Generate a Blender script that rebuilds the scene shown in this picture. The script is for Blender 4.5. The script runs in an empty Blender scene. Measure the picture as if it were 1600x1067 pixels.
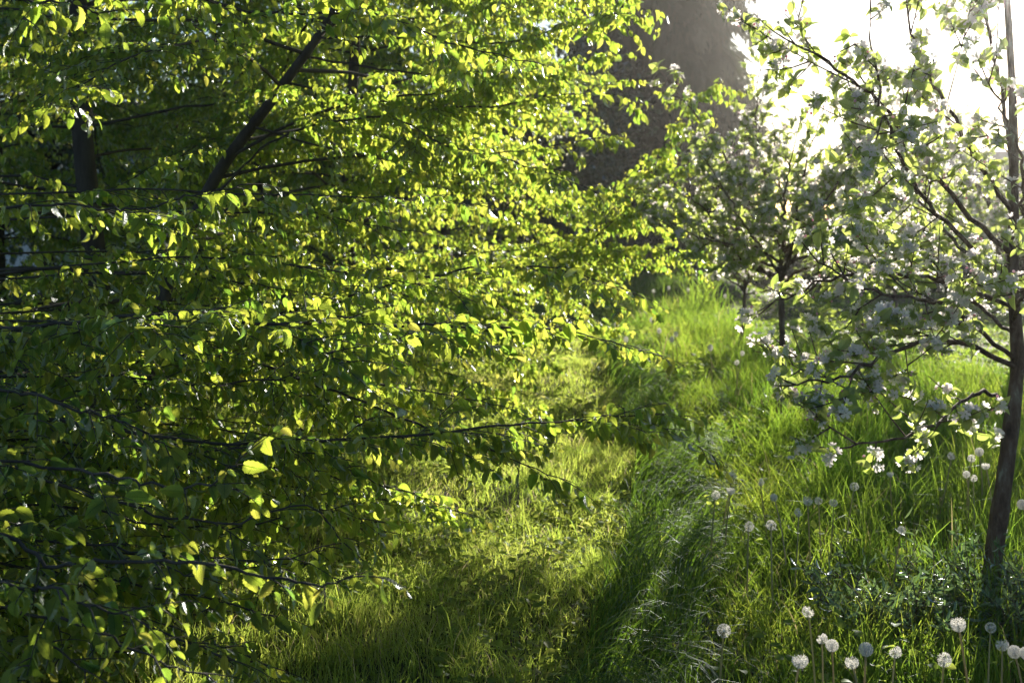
import bpy, math
import numpy as np
from mathutils import Vector
rng = np.random.default_rng(11)
S = bpy.context.scene
COL = S.collection
# ------------------------------------------------------------------ camera, light, exposure
CAM_H, PITCH, FPX = 1.45, math.radians(5.7), 1931.0
cd = bpy.data.cameras.new('camera'); cam = bpy.data.objects.new('camera', cd); COL.objects.link(cam)
cam.location = (0, 0, CAM_H); cam.rotation_euler = (math.radians(90) - PITCH, 0, 0)
cd.lens = 36 * FPX / 1600; cd.sensor_width = 36; cd.clip_start = 0.05; cd.clip_end = 2000
cd.dof.use_dof = True; cd.dof.focus_distance = 3.8; cd.dof.aperture_fstop = 5.0
S.camera = cam
SUN_AZ, SUN_EL = math.radians(23.0), math.radians(14.0)
W = bpy.data.worlds.new('World'); S.world = W; W.use_nodes = True
nt = W.node_tree; nt.nodes.clear()
sk = nt.nodes.new('ShaderNodeTexSky'); sk.sky_type = 'NISHITA'; sk.sun_disc = False
sk.sun_elevation = SUN_EL; sk.sun_rotation = SUN_AZ; sk.air_density = 1.0; sk.dust_density = 0.6; sk.ozone_density = 3.0
bg = nt.nodes.new('ShaderNodeBackground'); bg.inputs["Strength"].default_value = 0.055
wo = nt.nodes.new('ShaderNodeOutputWorld')
nt.links.new(sk.outputs[0], bg.inputs[0]); nt.links.new(bg.outputs[0], wo.inputs[0])
sd = bpy.data.lights.new('sun', 'SUN'); sd.energy = 5.0; sd.angle = math.radians(0.6); sd.color = (1.0, 0.92, 0.78)
sun = bpy.data.objects.new('sun', sd); COL.objects.link(sun)
sv = Vector((math.sin(SUN_AZ) * math.cos(SUN_EL), math.cos(SUN_AZ) * math.cos(SUN_EL), math.sin(SUN_EL)))
sun.rotation_euler = (-sv).to_track_quat('-Z', 'Y').to_euler(); sun.location = sv * 60
S.view_settings.view_transform = 'Standard'; S.view_settings.look = 'None'
S.view_settings.exposure = 1.45; S.view_settings.gamma = 1.0
S.render.engine = 'CYCLES'
S.cycles.max_bounces = 8; S.cycles.diffuse_bounces = 3; S.cycles.transmission_bounces = 6; S.cycles.glossy_bounces = 2
S.cycles.volume_bounces = 0

# ------------------------------------------------------------------ helpers
CP, SP = math.cos(PITCH), math.sin(PITCH)
def at(px, py, d):
    """world point seen at photo pixel (px,py) at depth d (metres along the view axis)"""
    u, v = (px - 800) / FPX, (533.5 - py) / FPX
    return np.array([u * d, d * (CP + v * SP), CAM_H + d * (v * CP - SP)])
def proj(P):
    P = np.asarray(P, float).reshape(-1, 3)
    y, z = P[:, 1], P[:, 2] - CAM_H
    d = y * CP - z * SP; v = y * SP + z * CP
    dd = np.where(d > 0.05, d, 0.05)
    return 800 + FPX * P[:, 0] / dd, 533.5 - FPX * v / dd, d
def inview(P, m=350):
    x, y, d = proj(P)
    return (d > 0.3) & (x > -m) & (x < 1600 + m) & (y > -m) & (y < 1067 + m)
def nrm(v):
    v = np.asarray(v, float); return v / np.maximum(np.linalg.norm(v, axis=-1, keepdims=True), 1e-9)
def gz(x, y):
    x = np.asarray(x, float); y = np.asarray(y, float)
    z = 0.03 * np.sin(x * 1.7 + 0.6 * y) + 0.02 * np.sin(2.9 * y - x * 1.1 + 1) + 0.012 * np.sin(5.3 * x + 4.1 * y)
    z = z * np.exp(-((np.abs(y) / 60) ** 2))
    z = z + 0.50 * np.exp(-(((x - 3.3) / 0.95) ** 2 + ((y - 20.5) / 1.1) ** 2))
    z = z + 0.30 * np.exp(-(((x - 2.1) / 1.0) ** 2 + ((y - 22.5) / 1.0) ** 2))
    return z
def tag(o, label=None, cat=None, group=None, kind=None):
    if label: o['label'] = label
    if cat: o['category'] = cat
    if group: o['group'] = group
    if kind: o['kind'] = kind
    return o
def empty(name, loc):
    o = bpy.data.objects.new(name, None); COL.objects.link(o); o.location = loc; o.empty_display_size = 0.1
    return o

class MB:
    """collects vertex / face arrays (quads and tris) and links them as ONE mesh object"""
    def __init__(s): s.V, s.Q, s.UV, s.R, s.n = [], [], [], [], 0
    def add(s, V, Q, uv=None, r=None):
        V = np.asarray(V, float).reshape(-1, 3); Q = np.asarray(Q, int)
        if len(V) == 0: return
        s.V.append(V); s.Q.append(Q + s.n); s.n += len(V)
        s.UV.append(np.zeros((len(V), 2)) if uv is None else uv)
        s.R.append(np.zeros(len(V)) if r is None else np.broadcast_to(r, (len(V),)))
    def build(s, name, mat, parent=None, smooth=True, loc=None):
        me = bpy.data.meshes.new(name)
        V = np.concatenate(s.V); UV = np.concatenate(s.UV); R = np.concatenate(s.R)
        if loc is None: loc = np.zeros(3)
        me.vertices.add(len(V)); me.vertices.foreach_set('co', (V - loc).astype(np.float32).ravel())
        flat, tot = [], []
        for q in s.Q:
            flat.append(q.ravel()); tot.append(np.full(len(q), q.shape[1]))
        flat = np.concatenate(flat); tot = np.concatenate(tot)
        me.loops.add(len(flat)); me.loops.foreach_set('vertex_index', flat.astype(np.int32))
        me.polygons.add(len(tot))
        me.polygons.foreach_set('loop_start', np.concatenate([[0], np.cumsum(tot)[:-1]]).astype(np.int32))
        me.polygons.foreach_set('loop_total', tot.astype(np.int32))
        me.polygons.foreach_set('use_smooth', np.full(len(tot), smooth))
        uvl = me.uv_layers.new(name='UVMap'); uvl.data.foreach_set('uv', UV[flat].astype(np.float32).ravel())
        at_ = me.attributes.new('rnd', 'FLOAT', 'POINT'); at_.data.foreach_set('value', R.astype(np.float32))
        me.update(); me.materials.append(mat)
        o = bpy.data.objects.new(name, me); COL.objects.link(o)
        if parent is not None:
            o.parent = parent
            w = np.array(wloc(parent)); o.location = loc - w; 
        else: o.location = loc
        return o
def wloc(o):
    p = Vector(o.location)
    while o.parent is not None: o = o.parent; p = p + Vector(o.location)
    return tuple(p)

def tube(mb, P, R, sides=7, r=0.5, cap=True):
    P = np.asarray(P, float); n = len(P); R = np.broadcast_to(np.asarray(R, float), (n,))
    T = nrm(np.gradient(P, axis=0))
    ref = np.array([0, 0, 1.0]) if abs(T[:, 2]).mean() < 0.8 else np.array([0, 1.0, 0])
    A = nrm(np.cross(T, ref)); B = np.cross(T, A)
    an = np.linspace(0, 2 * math.pi, sides, endpoint=False)
    V = P[:, None, :] + R[:, None, None] * (np.cos(an)[None, :, None] * A[:, None, :] + np.sin(an)[None, :, None] * B[:, None, :])
    i = np.arange(n - 1)[:, None] * sides; j = np.arange(sides)[None, :]; k = (j + 1) % sides
    Q = np.stack([i + j, i + k, i + sides + k, i + sides + j], -1).reshape(-1, 4)
    L = np.concatenate([[0], np.cumsum(np.linalg.norm(np.diff(P, axis=0), axis=1))])
    uv = np.stack([np.broadcast_to(an / 6.283, (n, sides)), np.broadcast_to(L[:, None], (n, sides))], -1).reshape(-1, 2)
    mb.add(V.reshape(-1, 3), Q, uv, r)
    if cap:
        mb.add(V[-1], np.arange(sides)[None, :], None, r)
def spline(P, n):
    """Catmull-Rom through control points -> n points"""
    P = np.asarray(P, float); Q = np.vstack([2 * P[0] - P[1], P, 2 * P[-1] - P[-2]])
    t = np.linspace(0, len(P) - 1 - 1e-6, n); i = t.astype(int); f = (t - i)[:, None]
    a, b, c, d = Q[i], Q[i + 1], Q[i + 2], Q[i + 3]
    return 0.5 * (2 * b + (c - a) * f + (2 * a - 5 * b + 4 * c - d) * f ** 2 + (3 * b - a - 3 * c + d) * f ** 3)

# twigs as arrays: p(t) = S + D L t - z droop L t^2
def twig_pos(S_, D, L, dr, t):
    p = S_ + D * (L * t)[:, None]; p[:, 2] -= dr * L * t * t; return p
def twig_tubes(mb, S_, D, L, dr, r0, r1, rings=4, sides=3):
    n = len(S_)
    if n == 0: return
    A = nrm(np.cross(D, [0.1, 0.2, 1.0])); B = np.cross(D, A)
    an = np.linspace(0, 2 * math.pi, sides, endpoint=False)
    Vs = []
    for k in range(rings):
        t = np.full(n, k / (rings - 1)); c = twig_pos(S_, D, L, dr, t)
        rr = r0 * (1 - t) + r1 * t
        Vs.append(c[:, None, :] + rr[:, None, None] * (np.cos(an)[None, :, None] * A[:, None, :] + np.sin(an)[None, :, None] * B[:, None, :]))
    V = np.stack(Vs, 1)                                   # n, rings, sides, 3
    i = np.arange(rings - 1)[:, None] * sides; j = np.arange(sides)[None, :]; k = (j + 1) % sides
    q = np.stack([i + j, i + k, i + sides + k, i + sides + j], -1).reshape(-1, 4)
    Q = (np.arange(n) * rings * sides)[:, None, None] + q[None]
    uv = np.zeros((n * rings * sides, 2)); uv[:, 1] = np.tile(np.repeat(np.linspace(0, .3, rings), sides), n)
    mb.add(V.reshape(-1, 3), Q.reshape(-1, 4), uv, 0.5)

def leaf_template(nu, nv, shape, fold, curl, twist=0.0, serr=0.0, pleat=0.0):
    """grid leaf: local x across, y along, z normal. shape(v)->half width in 0..1"""
    u = np.linspace(-1, 1, nu); v = np.linspace(0, 1, nv)
    V, UV = [], []
    for j, vv in enumerate(v):
        w = shape(vv)
        if serr and 0 < j < nv - 1: w *= 1 + (serr if j % 2 else -serr)
        th = -curl * vv
        y = math.sin(-th) / curl if abs(curl) > 1e-3 else vv
        z = -(1 - math.cos(th)) / curl if abs(curl) > 1e-3 else 0
        for uu in u:
            x = uu * w; zz = abs(uu) * w * fold + (pleat * w if j % 2 else 0) * (1 - abs(abs(uu) - .5))
            a = twist * vv
            V.append([x * math.cos(a) - zz * math.sin(a), y, z + x * math.sin(a) + zz * math.cos(a)]); UV.append([uu * .5 + .5, vv])
    i = np.arange(nv - 1)[:, None] * nu; j = np.arange(nu - 1)[None, :]
    Q = np.stack([i + j, i + j + 1, i + nu + j + 1, i + nu + j], -1).reshape(-1, 4)
    return np.array(V), Q, np.array(UV)
hb = lambda v: max(0.012, 0.265 * math.sin(math.pi * min(1, (v * 0.96 + 0.03)) ** 0.80) ** 0.75) * (1 if v < .93 else .55)
ap = lambda v: max(0.015, 0.28 * math.sin(math.pi * (v * 0.97 + 0.02) ** 0.95) ** 0.8)
def variants(nu, nv, shape, pars, **k): return [leaf_template(nu, nv, shape, f, c, t, **k) for f, c, t in pars]
HP = [(0.25, 0.6, 0.2), (0.45, 1.0, -0.3), (0.7, 1.4, 0.5), (0.15, 0.3, 0.1), (1.3, 1.3, -0.4)]
HORN = {0: variants(5, 13, hb, HP, serr=0.07, pleat=0.05), 1: variants(3, 6, hb, HP), 2: variants(3, 4, hb, HP[:3])}
AP_ = [(0.5, 0.9, 0.2), (0.3, 0.5, -0.3), (0.9, 1.2, 0.0)]
APPL = {0: variants(5, 9, ap, AP_), 1: variants(3, 5, ap, AP_), 2: variants(3, 3, ap, AP_)}
thin = lambda v: max(0.02, 0.10 * math.sin(math.pi * (v * .95 + .03)) ** .6)
THIN = variants(3, 5, thin, AP_)

def add_leaves(mb, tpls, P, D, N, L, r):
    """place templates: P base, D axis, N approx normal, L length"""
    n = len(P)
    if n == 0: return
    D = nrm(D); X = nrm(np.cross(D, N)); N = np.cross(X, D)
    which = rng.integers(0, len(tpls), n)
    for k, (T, Q, UV) in enumerate(tpls):
        m = which == k; c = int(m.sum())
        if not c: continue
        l = L[m][:, None, None]
        V = P[m][:, None, :] + l * (T[None, :, 0, None] * X[m][:, None, :] + T[None, :, 1, None] * D[m][:, None, :] + T[None, :, 2, None] * N[m][:, None, :])
        QQ = (np.arange(c) * len(T))[:, None, None] + Q[None]
        mb.add(V.reshape(-1, 3), QQ.reshape(-1, Q.shape[1]), np.tile(UV, (c, 1)), np.repeat(r[m], len(T)))

# ------------------------------------------------------------------ materials
def mat(name):
    m = bpy.data.materials.new(name); m.use_nodes = True; m.node_tree.nodes.clear(); return m, m.node_tree
def nd(t, ty, **k):
    n = t.nodes.new(ty)
    for a, b in k.items(): setattr(n, a, b)
    return n
def ramp(t, src, stops):
    r = nd(t, 'ShaderNodeValToRGB'); t.links.new(src, r.inputs[0])
    e = r.color_ramp.elements
    while len(e) < len(stops): e.new(0.5)
    for i, (p, c) in enumerate(stops): e[i].position = p; e[i].color = (*c, 1)
    return r.outputs[0]
def math_(t, op, a, b=None, c=None):
    n = nd(t, 'ShaderNodeMath', operation=op)
    for i, v in enumerate((a, b, c)):
        if v is None: continue
        if isinstance(v, (int, float)): n.inputs[i].default_value = v
        else: t.links.new(v, n.inputs[i])
    return n.outputs[0]
def leaf_mat(name, refl, trans, tfac=0.5, rough=0.38, gloss=0.05, fres=.28, veins=0.0, freq=11.0, slope=0.8, bump=0.0):
    m, t = mat(name); L = t.links
    out = nd(t, 'ShaderNodeOutputMaterial')
    rn = nd(t, 'ShaderNodeAttribute', attribute_name='rnd')
    c1 = ramp(t, rn.outputs['Fac'], refl); c2 = ramp(t, rn.outputs['Fac'], trans)
    nrmsock = None
    if veins > 0:
        uv = nd(t, 'ShaderNodeUVMap', uv_map='UVMap'); sp = nd(t, 'ShaderNodeSeparateXYZ'); L.new(uv.outputs[0], sp.inputs[0])
        au = math_(t, 'ABSOLUTE', math_(t, 'SUBTRACT', sp.outputs[0], 0.5))
        ph = math_(t, 'MULTIPLY', math_(t, 'SUBTRACT', sp.outputs[1], math_(t, 'MULTIPLY', au, slope)), freq * 6.2832)
        st = math_(t, 'MULTIPLY_ADD', math_(t, 'SINE', ph), 0.5, 0.5)
        line = math_(t, 'POWER', st, 5.0)
        mid = math_(t, 'LESS_THAN', au, 0.025)
        v = math_(t, 'MULTIPLY', math_(t, 'MAXIMUM', line, mid), veins)
        def dark(c):
            x = nd(t, 'ShaderNodeMix', data_type='RGBA', blend_type='MULTIPLY'); L.new(v, x.inputs[0]); L.new(c, x.inputs[6]); x.inputs[7].default_value = (0.32, 0.42, 0.2, 1)
            return x.outputs[2]
        c2 = dark(c2)
        if bump > 0:
            b = nd(t, 'ShaderNodeBump'); b.inputs['Strength'].default_value = bump; b.inputs['Distance'].default_value = 0.006
            L.new(st, b.inputs['Height']); nrmsock = b.outputs[0]
    d = nd(t, 'ShaderNodeBsdfDiffuse'); tr = nd(t, 'ShaderNodeBsdfTranslucent'); g = nd(t, 'ShaderNodeBsdfGlossy'); g.inputs['Roughness'].default_value = rough
    g.inputs['Color'].default_value = (0.9, 0.95, 1, 1)
    L.new(c1, d.inputs[0]); L.new(c2, tr.inputs[0])
    if nrmsock:
        for s_ in (d, g): L.new(nrmsock, s_.inputs['Normal'])
    mx = nd(t, 'ShaderNodeMixShader'); mx.inputs[0].default_value = tfac; L.new(d.outputs[0], mx.inputs[1]); L.new(tr.outputs[0], mx.inputs[2])
    lw = nd(t, 'ShaderNodeLayerWeight'); lw.inputs[0].default_value = 0.25
    f = math_(t, 'MULTIPLY_ADD', lw.outputs['Fresnel'], fres, gloss)
    mg = nd(t, 'ShaderNodeMixShader'); L.new(f, mg.inputs[0]); L.new(mx.outputs[0], mg.inputs[1]); L.new(g.outputs[0], mg.inputs[2])
    L.new(mg.outputs[0], out.inputs[0])
    return m
M_HORN = leaf_mat('hornbeam_leaf', [(0, (.022, .085, .024)), (.6, (.04, .12, .03)), (1, (.09, .14, .035))],
                  [(0, (.34, .60, .07)), (.6, (.70, .82, .09)), (1, (.86, .82, .14))], tfac=.62, veins=.95, bump=1.0, gloss=.045)
M_APPLE = leaf_mat('apple_leaf', [(0, (.09, .16, .05)), (1, (.16, .22, .07))], [(0, (.48, .62, .12)), (1, (.66, .74, .18))], tfac=.6, veins=.5, freq=7, bump=.4)
M_GRASS = leaf_mat('grass_blade', [(0, (.05, .12, .015)), (.8, (.09, .17, .02)), (.93, (.14, .17, .04)), (1, (.32, .27, .12))],
                   [(0, (.20, .40, .035)), (.8, (.44, .58, .06)), (.93, (.52, .58, .08)), (1, (.5, .42, .2))], tfac=.5, rough=.55, gloss=.008, fres=.08)
M_SWATH = leaf_mat('shaded_flat_blade', [(0, (.03, .07, .012)), (.8, (.055, .10, .018)), (.93, (.10, .10, .04)), (1, (.24, .2, .1))],
                   [(0, (.15, .30, .03)), (.8, (.26, .40, .04)), (.93, (.26, .28, .05)), (1, (.3, .26, .13))], tfac=.45, rough=.5, gloss=.008, fres=.08)  # darker than the meadow blades: shade beside the meadow put into the colour
M_SHORT = leaf_mat('mown_grass_blade', [(0, (.09, .16, .03)), (.7, (.16, .21, .05)), (.9, (.24, .22, .09)), (1, (.34, .28, .16))],
                   [(0, (.42, .60, .08)), (.7, (.62, .70, .12)), (.9, (.68, .64, .2)), (1, (.6, .5, .3))], tfac=.58, rough=.55, gloss=.008, fres=.10)
M_BLUE = leaf_mat('shrub_leaf', [(0, (.06, .11, .06)), (1, (.13, .18, .11))], [(0, (.14, .26, .07)), (1, (.25, .36, .12))], tfac=.35)
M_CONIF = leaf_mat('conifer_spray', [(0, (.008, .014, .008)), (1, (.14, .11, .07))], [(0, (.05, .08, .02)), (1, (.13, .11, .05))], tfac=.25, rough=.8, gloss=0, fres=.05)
M_HEDGE = leaf_mat('hedge_leaf', [(0, (.03, .06, .02)), (1, (.08, .10, .03))], [(0, (.10, .18, .03)), (1, (.26, .28, .07))], tfac=.35, rough=.5)
M_PETAL = leaf_mat('apple_petal', [(0, (.72, .70, .70)), (.8, (.78, .70, .72)), (1, (.72, .35, .45))], [(0, (.92, .90, .88)), (.8, (.9, .8, .82)), (1, (.7, .3, .4))], tfac=.62, rough=.6, gloss=0)
M_FLUFF = leaf_mat('dandelion_fluff', [(0, (.75, .74, .70)), (1, (.8, .78, .74))], [(0, (.8, .78, .72)), (1, (.85, .82, .78))], tfac=.45, rough=.7, gloss=0)
M_STEM = leaf_mat('dandelion_stem', [(0, (.30, .34, .14)), (1, (.38, .30, .18))], [(0, (.45, .5, .2)), (1, (.5, .42, .25))], tfac=.3)
def solid(name, stops, scale, rough=.85, bump=.3, stretch=(1, 1, 1), detail=6, dist=.01):
    m, t = mat(name); L = t.links
    out = nd(t, 'ShaderNodeOutputMaterial'); b = nd(t, 'ShaderNodeBsdfPrincipled'); b.inputs['Roughness'].default_value = rough
    b.inputs['Specular IOR Level'].default_value = 0.25
    tc = nd(t, 'ShaderNodeTexCoord'); mp = nd(t, 'ShaderNodeMapping'); mp.inputs['Scale'].default_value = stretch; L.new(tc.outputs['Object'], mp.inputs[0])
    n = nd(t, 'ShaderNodeTexNoise'); n.inputs['Scale'].default_value = scale; n.inputs['Detail'].default_value = detail; n.inputs['Roughness'].default_value = .65
    L.new(mp.outputs[0], n.inputs[0]); c = ramp(t, n.outputs[0], stops); L.new(c, b.inputs['Base Color'])
    bp = nd(t, 'ShaderNodeBump'); bp.inputs['Strength'].default_value = bump; bp.inputs['Distance'].default_value = dist
    L.new(n.outputs[0], bp.inputs['Height']); L.new(bp.outputs[0], b.inputs['Normal']); L.new(b.outputs[0], out.inputs[0])
    return m
M_BARK = solid('hornbeam_bark', [(.3, (.035, .03, .026)), (.6, (.075, .065, .055)), (.75, (.12, .115, .09))], 14, stretch=(1, 1, .25))
M_ABARK = solid('apple_bark', [(.32, (.045, .03, .024)), (.5, (.13, .085, .065)), (.62, (.20, .16, .13)), (.7, (.30, .30, .24))], 30, stretch=(1, 1, .35), bump=.9, dist=.03, detail=10)
M_WOOD = solid('stake_wood', [(.3, (.10, .065, .04)), (.7, (.2, .14, .09))], 18, stretch=(1, 1, .08))
M_SOIL = solid('garden_soil', [(.3, (.025, .028, .012)), (.55, (.05, .052, .02)), (.75, (.075, .08, .03))], 3.5, detail=10, bump=.6, dist=.03)
M_WHITE = solid('white_render', [(.3, (.62, .62, .62)), (.7, (.72, .71, .70))], 4, bump=.1)
M_TILE = solid('roof_tile', [(.3, (.20, .09, .06)), (.7, (.32, .16, .11))], 6, stretch=(1, 6, 1))
M_SHED = solid('shed_boards', [(.3, (.07, .035, .028)), (.7, (.13, .07, .055))], 5, stretch=(12, 12, .6))
M_ROOFG = solid('shed_roofing', [(.3, (.10, .10, .11)), (.7, (.17, .17, .18))], 8)
M_GREY = solid('grey_wall', [(.3, (.28, .29, .32)), (.7, (.38, .38, .41))], 5)
m_, t_ = mat('window_glass'); M_GLASS = m_
b_ = nd(t_, 'ShaderNodeBsdfPrincipled'); b_.inputs['Base Color'].default_value = (.03, .04, .05, 1); b_.inputs['Roughness'].default_value = .08
t_.links.new(b_.outputs[0], nd(t_, 'ShaderNodeOutputMaterial').inputs[0])

# ------------------------------------------------------------------ ground
def axis(lo, hi, step, far):
    a = np.arange(lo, hi, step); g = []; s = step; x = hi
    while x < far: g.append(x); s *= 1.35; x += s
    l = []; s = step; x = lo
    while x > -far: s *= 1.35; x -= s; l.append(x)
    return np.concatenate([l[::-1], a, g])
gx, gy = axis(-6, 9, .15, 900), axis(1, 30, .15, 900)
X, Y = np.meshgrid(gx, gy); Zg = gz(X, Y)
g = MB(); nxg = len(gx)
i = np.arange(len(gy) - 1)[:, None] * nxg; j = np.arange(nxg - 1)[None, :]
g.add(np.stack([X, Y, Zg], -1).reshape(-1, 3), np.stack([i + j, i + j + 1, i + nxg + j + 1, i + nxg + j], -1).reshape(-1, 4))
tag(g.build('ground', M_SOIL), kind='structure')

# ------------------------------------------------------------------ grass
def vnoise(x, y, f, seed=0):
    """smooth value noise, vectorised"""
    x = x * f; y = y * f; xi = np.floor(x).astype(int); yi = np.floor(y).astype(int); fx = x - xi; fy = y - yi
    fx = fx * fx * (3 - 2 * fx); fy = fy * fy * (3 - 2 * fy)
    def h(a, b):
        v = np.sin(a * 127.1 + b * 311.7 + seed * 74.7) * 43758.5453; return v - np.floor(v)
    return (h(xi, yi) * (1 - fx) + h(xi + 1, yi) * fx) * (1 - fy) + (h(xi, yi + 1) * (1 - fx) + h(xi + 1, yi + 1) * fx) * fy
def blades(mb, x, y, h, w, lean, leandir, segs, col, wob=0.0, base=None):
    n = len(x); z = gz(x, y) - 0.01
    if base is not None: z = z + base
    P = np.stack([x, y, z], -1); ld = np.stack([np.cos(leandir), np.sin(leandir), np.zeros(n)], -1)
    fa = rng.uniform(0, math.pi, n); side = np.stack([np.cos(fa), np.sin(fa), np.zeros(n)], -1)
    t = np.linspace(0, 1, segs + 1); V = []
    for k, tt in enumerate(t):
        a = lean * (0.25 * tt + 0.75 * tt * tt)
        c = P + ld * (h * np.sin(a) * tt)[:, None]; c[:, 2] += h * np.cos(a * 0.9) * tt
        ww = w * (1.0 - 0.15 * tt) * (1 - tt ** 3) * 0.5 + 0.0002
        V.append(c - side * ww[:, None]); V.append(c + side * ww[:, None])
    V = np.stack(V, 1); m = 2 * (segs + 1)
    q = np.array([[2 * k, 2 * k + 1, 2 * k + 3, 2 * k + 2] for k in range(segs)])
    Q = (np.arange(n) * m)[:, None, None] + q[None]
    uv = np.zeros((n * m, 2)); uv[:, 1] = np.tile(np.repeat(t, 2), n)
    mb.add(V.reshape(-1, 3), Q.reshape(-1, 4), uv, np.repeat(col, m))
EDGE = np.array([(2.5, .30), (3.75, .42), (5.3, .72), (7.7, 1.0), (10, 1.05), (14, 1.1), (17, 1.0), (22, .6), (40, 0)])
def edge(y): return np.interp(y, EDGE[:, 0], EDGE[:, 1])
LEFT = np.array([(2.5, -1.2), (3.75, -.75), (6, -.9), (8, -.5), (10.8, .1), (14, .5), (17, .6), (22, .3), (40, -1)])
def leftedge(y): return np.interp(y, LEFT[:, 0], LEFT[:, 1])
def scatter(y0, y1, dens, xf0, xf1):
    """random points between curves x=xf0(y), x=xf1(y)"""
    ys = np.linspace(y0, y1, 60); wmax = np.max(xf1(ys) - xf0(ys)); n = int(dens * wmax * (y1 - y0))
    y = rng.uniform(y0, y1, n); a = xf0(y); x = a + rng.uniform(0, wmax, n); k = x < xf1(y)
    return x[k], y[k]
vr = lambda y: y * 0.46 + 1.7      # right limit of view
vl = lambda y: -y * 0.46 - 0.5
# tall meadow grass
mb = MB()
for y0, y1, dens, w, segs in ((2.9, 5, 4200, .0052, 5), (5, 7.5, 3200, .006, 4), (7.5, 11, 2000, .008, 4), (11, 16, 1100, .011, 3), (16, 24, 600, .015, 3), (24, 36, 250, .022, 2)):
    x, y = scatter(y0, y1, dens, lambda q: edge(q) - .12, vr)
    cl = vnoise(x, y, 3.5, 1) * .6 + vnoise(x, y, 9, 2) * .4; big = vnoise(x, y, .8, 3)
    lawn = np.clip((y - 9.0 - (4.2 - x) * 2.0) / 2.0, 0, 1) * (x > 2.9)          # lawn behind the apple trees
    keep = rng.random(len(x)) < np.clip(.0 + cl * 1.45, 0, 1); x, y, cl, big, lawn = x[keep], y[keep], cl[keep], big[keep], lawn[keep]
    e = np.clip((x - edge(y) + .1) / .9, 0, 1)
    h = (.12 + .31 * cl * (.5 + .8 * big)) * rng.uniform(.55, 1.25, len(x)) * (.35 + .65 * e) * (1 - .82 * lawn)
    h = np.where(rng.random(len(x)) < .02, h * 1.5, h) * np.clip(.3 + .7 * (y - 2.5) / 3, .45, 1)
    lean = rng.gamma(2.2, .22, len(x)) + (1 - e) * .5; ld = rng.uniform(0, 6.283, len(x))
    ld = np.where(rng.random(len(x)) < .15, 3.6 + rng.normal(0, .5, len(x)), ld)
    col = np.clip(.05 + .75 * vnoise(x, y, 1.7, 5) + rng.normal(0, .16, len(x)), 0, .92); col = np.where(rng.random(len(x)) < .03, 1., col)
    blades(mb, x, y, h, w * rng.uniform(.5, 1.3, len(x)), lean, ld, segs, col)
tag(mb.build('meadow_grass', M_GRASS), 'long backlit meadow grass standing to the right of the mown path', 'grass', kind='stuff')
# mown path + under the trees
mb = MB()
for y0, y1, dens, w in ((2.9, 5.2, 9000, .0035), (5.2, 8, 6000, .0045), (8, 12, 2600, .007), (12, 18, 1300, .011), (18, 34, 400, .02)):
    x, y = scatter(y0, y1, dens, lambda q: np.maximum(vl(q), -6), lambda q: edge(q) + .05)
    under = np.clip((leftedge(y) - x) / .8, 0, 1)
    cl = vnoise(x, y, 6, 11) * .55 + vnoise(x, y, 14, 12) * .45
    keep = rng.random(len(x)) < np.clip(.05 + cl * 1.35, 0, 1) * (1 - .45 * under); x, y, cl, under = x[keep], y[keep], cl[keep], under[keep]
    h = (.025 + .085 * cl) * rng.uniform(.5, 1.5, len(x)); h *= 1 + .8 * under
    h = np.where(rng.random(len(x)) < .015, h * 2.2, h)
    col = np.clip(.15 + .6 * vnoise(x, y, 2.5, 15) + rng.normal(0, .16, len(x)), 0, .95); col = np.where(rng.random(len(x)) < .05, 1., col)
    blades(mb, x, y, h, w * rng.uniform(.6, 1.4, len(x)), rng.gamma(2.5, .26, len(x)), rng.uniform(0, 6.283, len(x)), 3, col)
tag(mb.build('mown_grass', M_SHORT), 'short patchy grass on the mown path and under the hornbeams', 'grass', kind='stuff')
# flattened swath between path and meadow
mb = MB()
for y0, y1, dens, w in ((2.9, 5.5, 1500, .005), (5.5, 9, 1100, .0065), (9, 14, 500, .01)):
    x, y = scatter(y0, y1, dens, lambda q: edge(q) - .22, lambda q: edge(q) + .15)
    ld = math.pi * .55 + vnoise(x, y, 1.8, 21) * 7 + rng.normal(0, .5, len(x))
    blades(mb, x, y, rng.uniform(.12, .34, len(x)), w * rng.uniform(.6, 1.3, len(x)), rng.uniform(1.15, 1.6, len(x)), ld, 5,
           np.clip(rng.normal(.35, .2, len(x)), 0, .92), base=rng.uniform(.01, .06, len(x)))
tag(mb.build('flattened_grass', M_SWATH), 'flattened swath of long grass, shade painted into its colour, along the right edge of the path', 'grass', kind='stuff')
# small broad-leaved weeds in the path
mb = MB()
rnd_leaf = variants(3, 4, lambda v: max(.03, .42 * math.sin(math.pi * (v * .9 + .08)) ** .5), [(.3, .5, 0), (.2, .9, .3)])
for y0, y1, dens, sz in ((2.9, 6, 900, .028), (6, 11, 450, .038), (11, 20, 150, .06)):
    x, y = scatter(y0, y1, dens, lambda q: leftedge(q) - .7, lambda q: edge(q) - .1)
    k = vnoise(x, y, 2.2, 31) > .45; x, y = x[k], y[k]; n = len(x); a = rng.uniform(0, 6.283, n)
    P = np.stack([x, y, gz(x, y) + rng.uniform(.0, .07, n)], -1); D = np.stack([np.cos(a), np.sin(a), rng.uniform(.1, .8, n)], -1)
    N = np.stack([rng.normal(0, .3, n), rng.normal(0, .3, n), np.ones(n)], -1)
    add_leaves(mb, rnd_leaf, P, D, N, sz * rng.uniform(.6, 1.5, n), rng.uniform(.2, .9, n))
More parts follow.
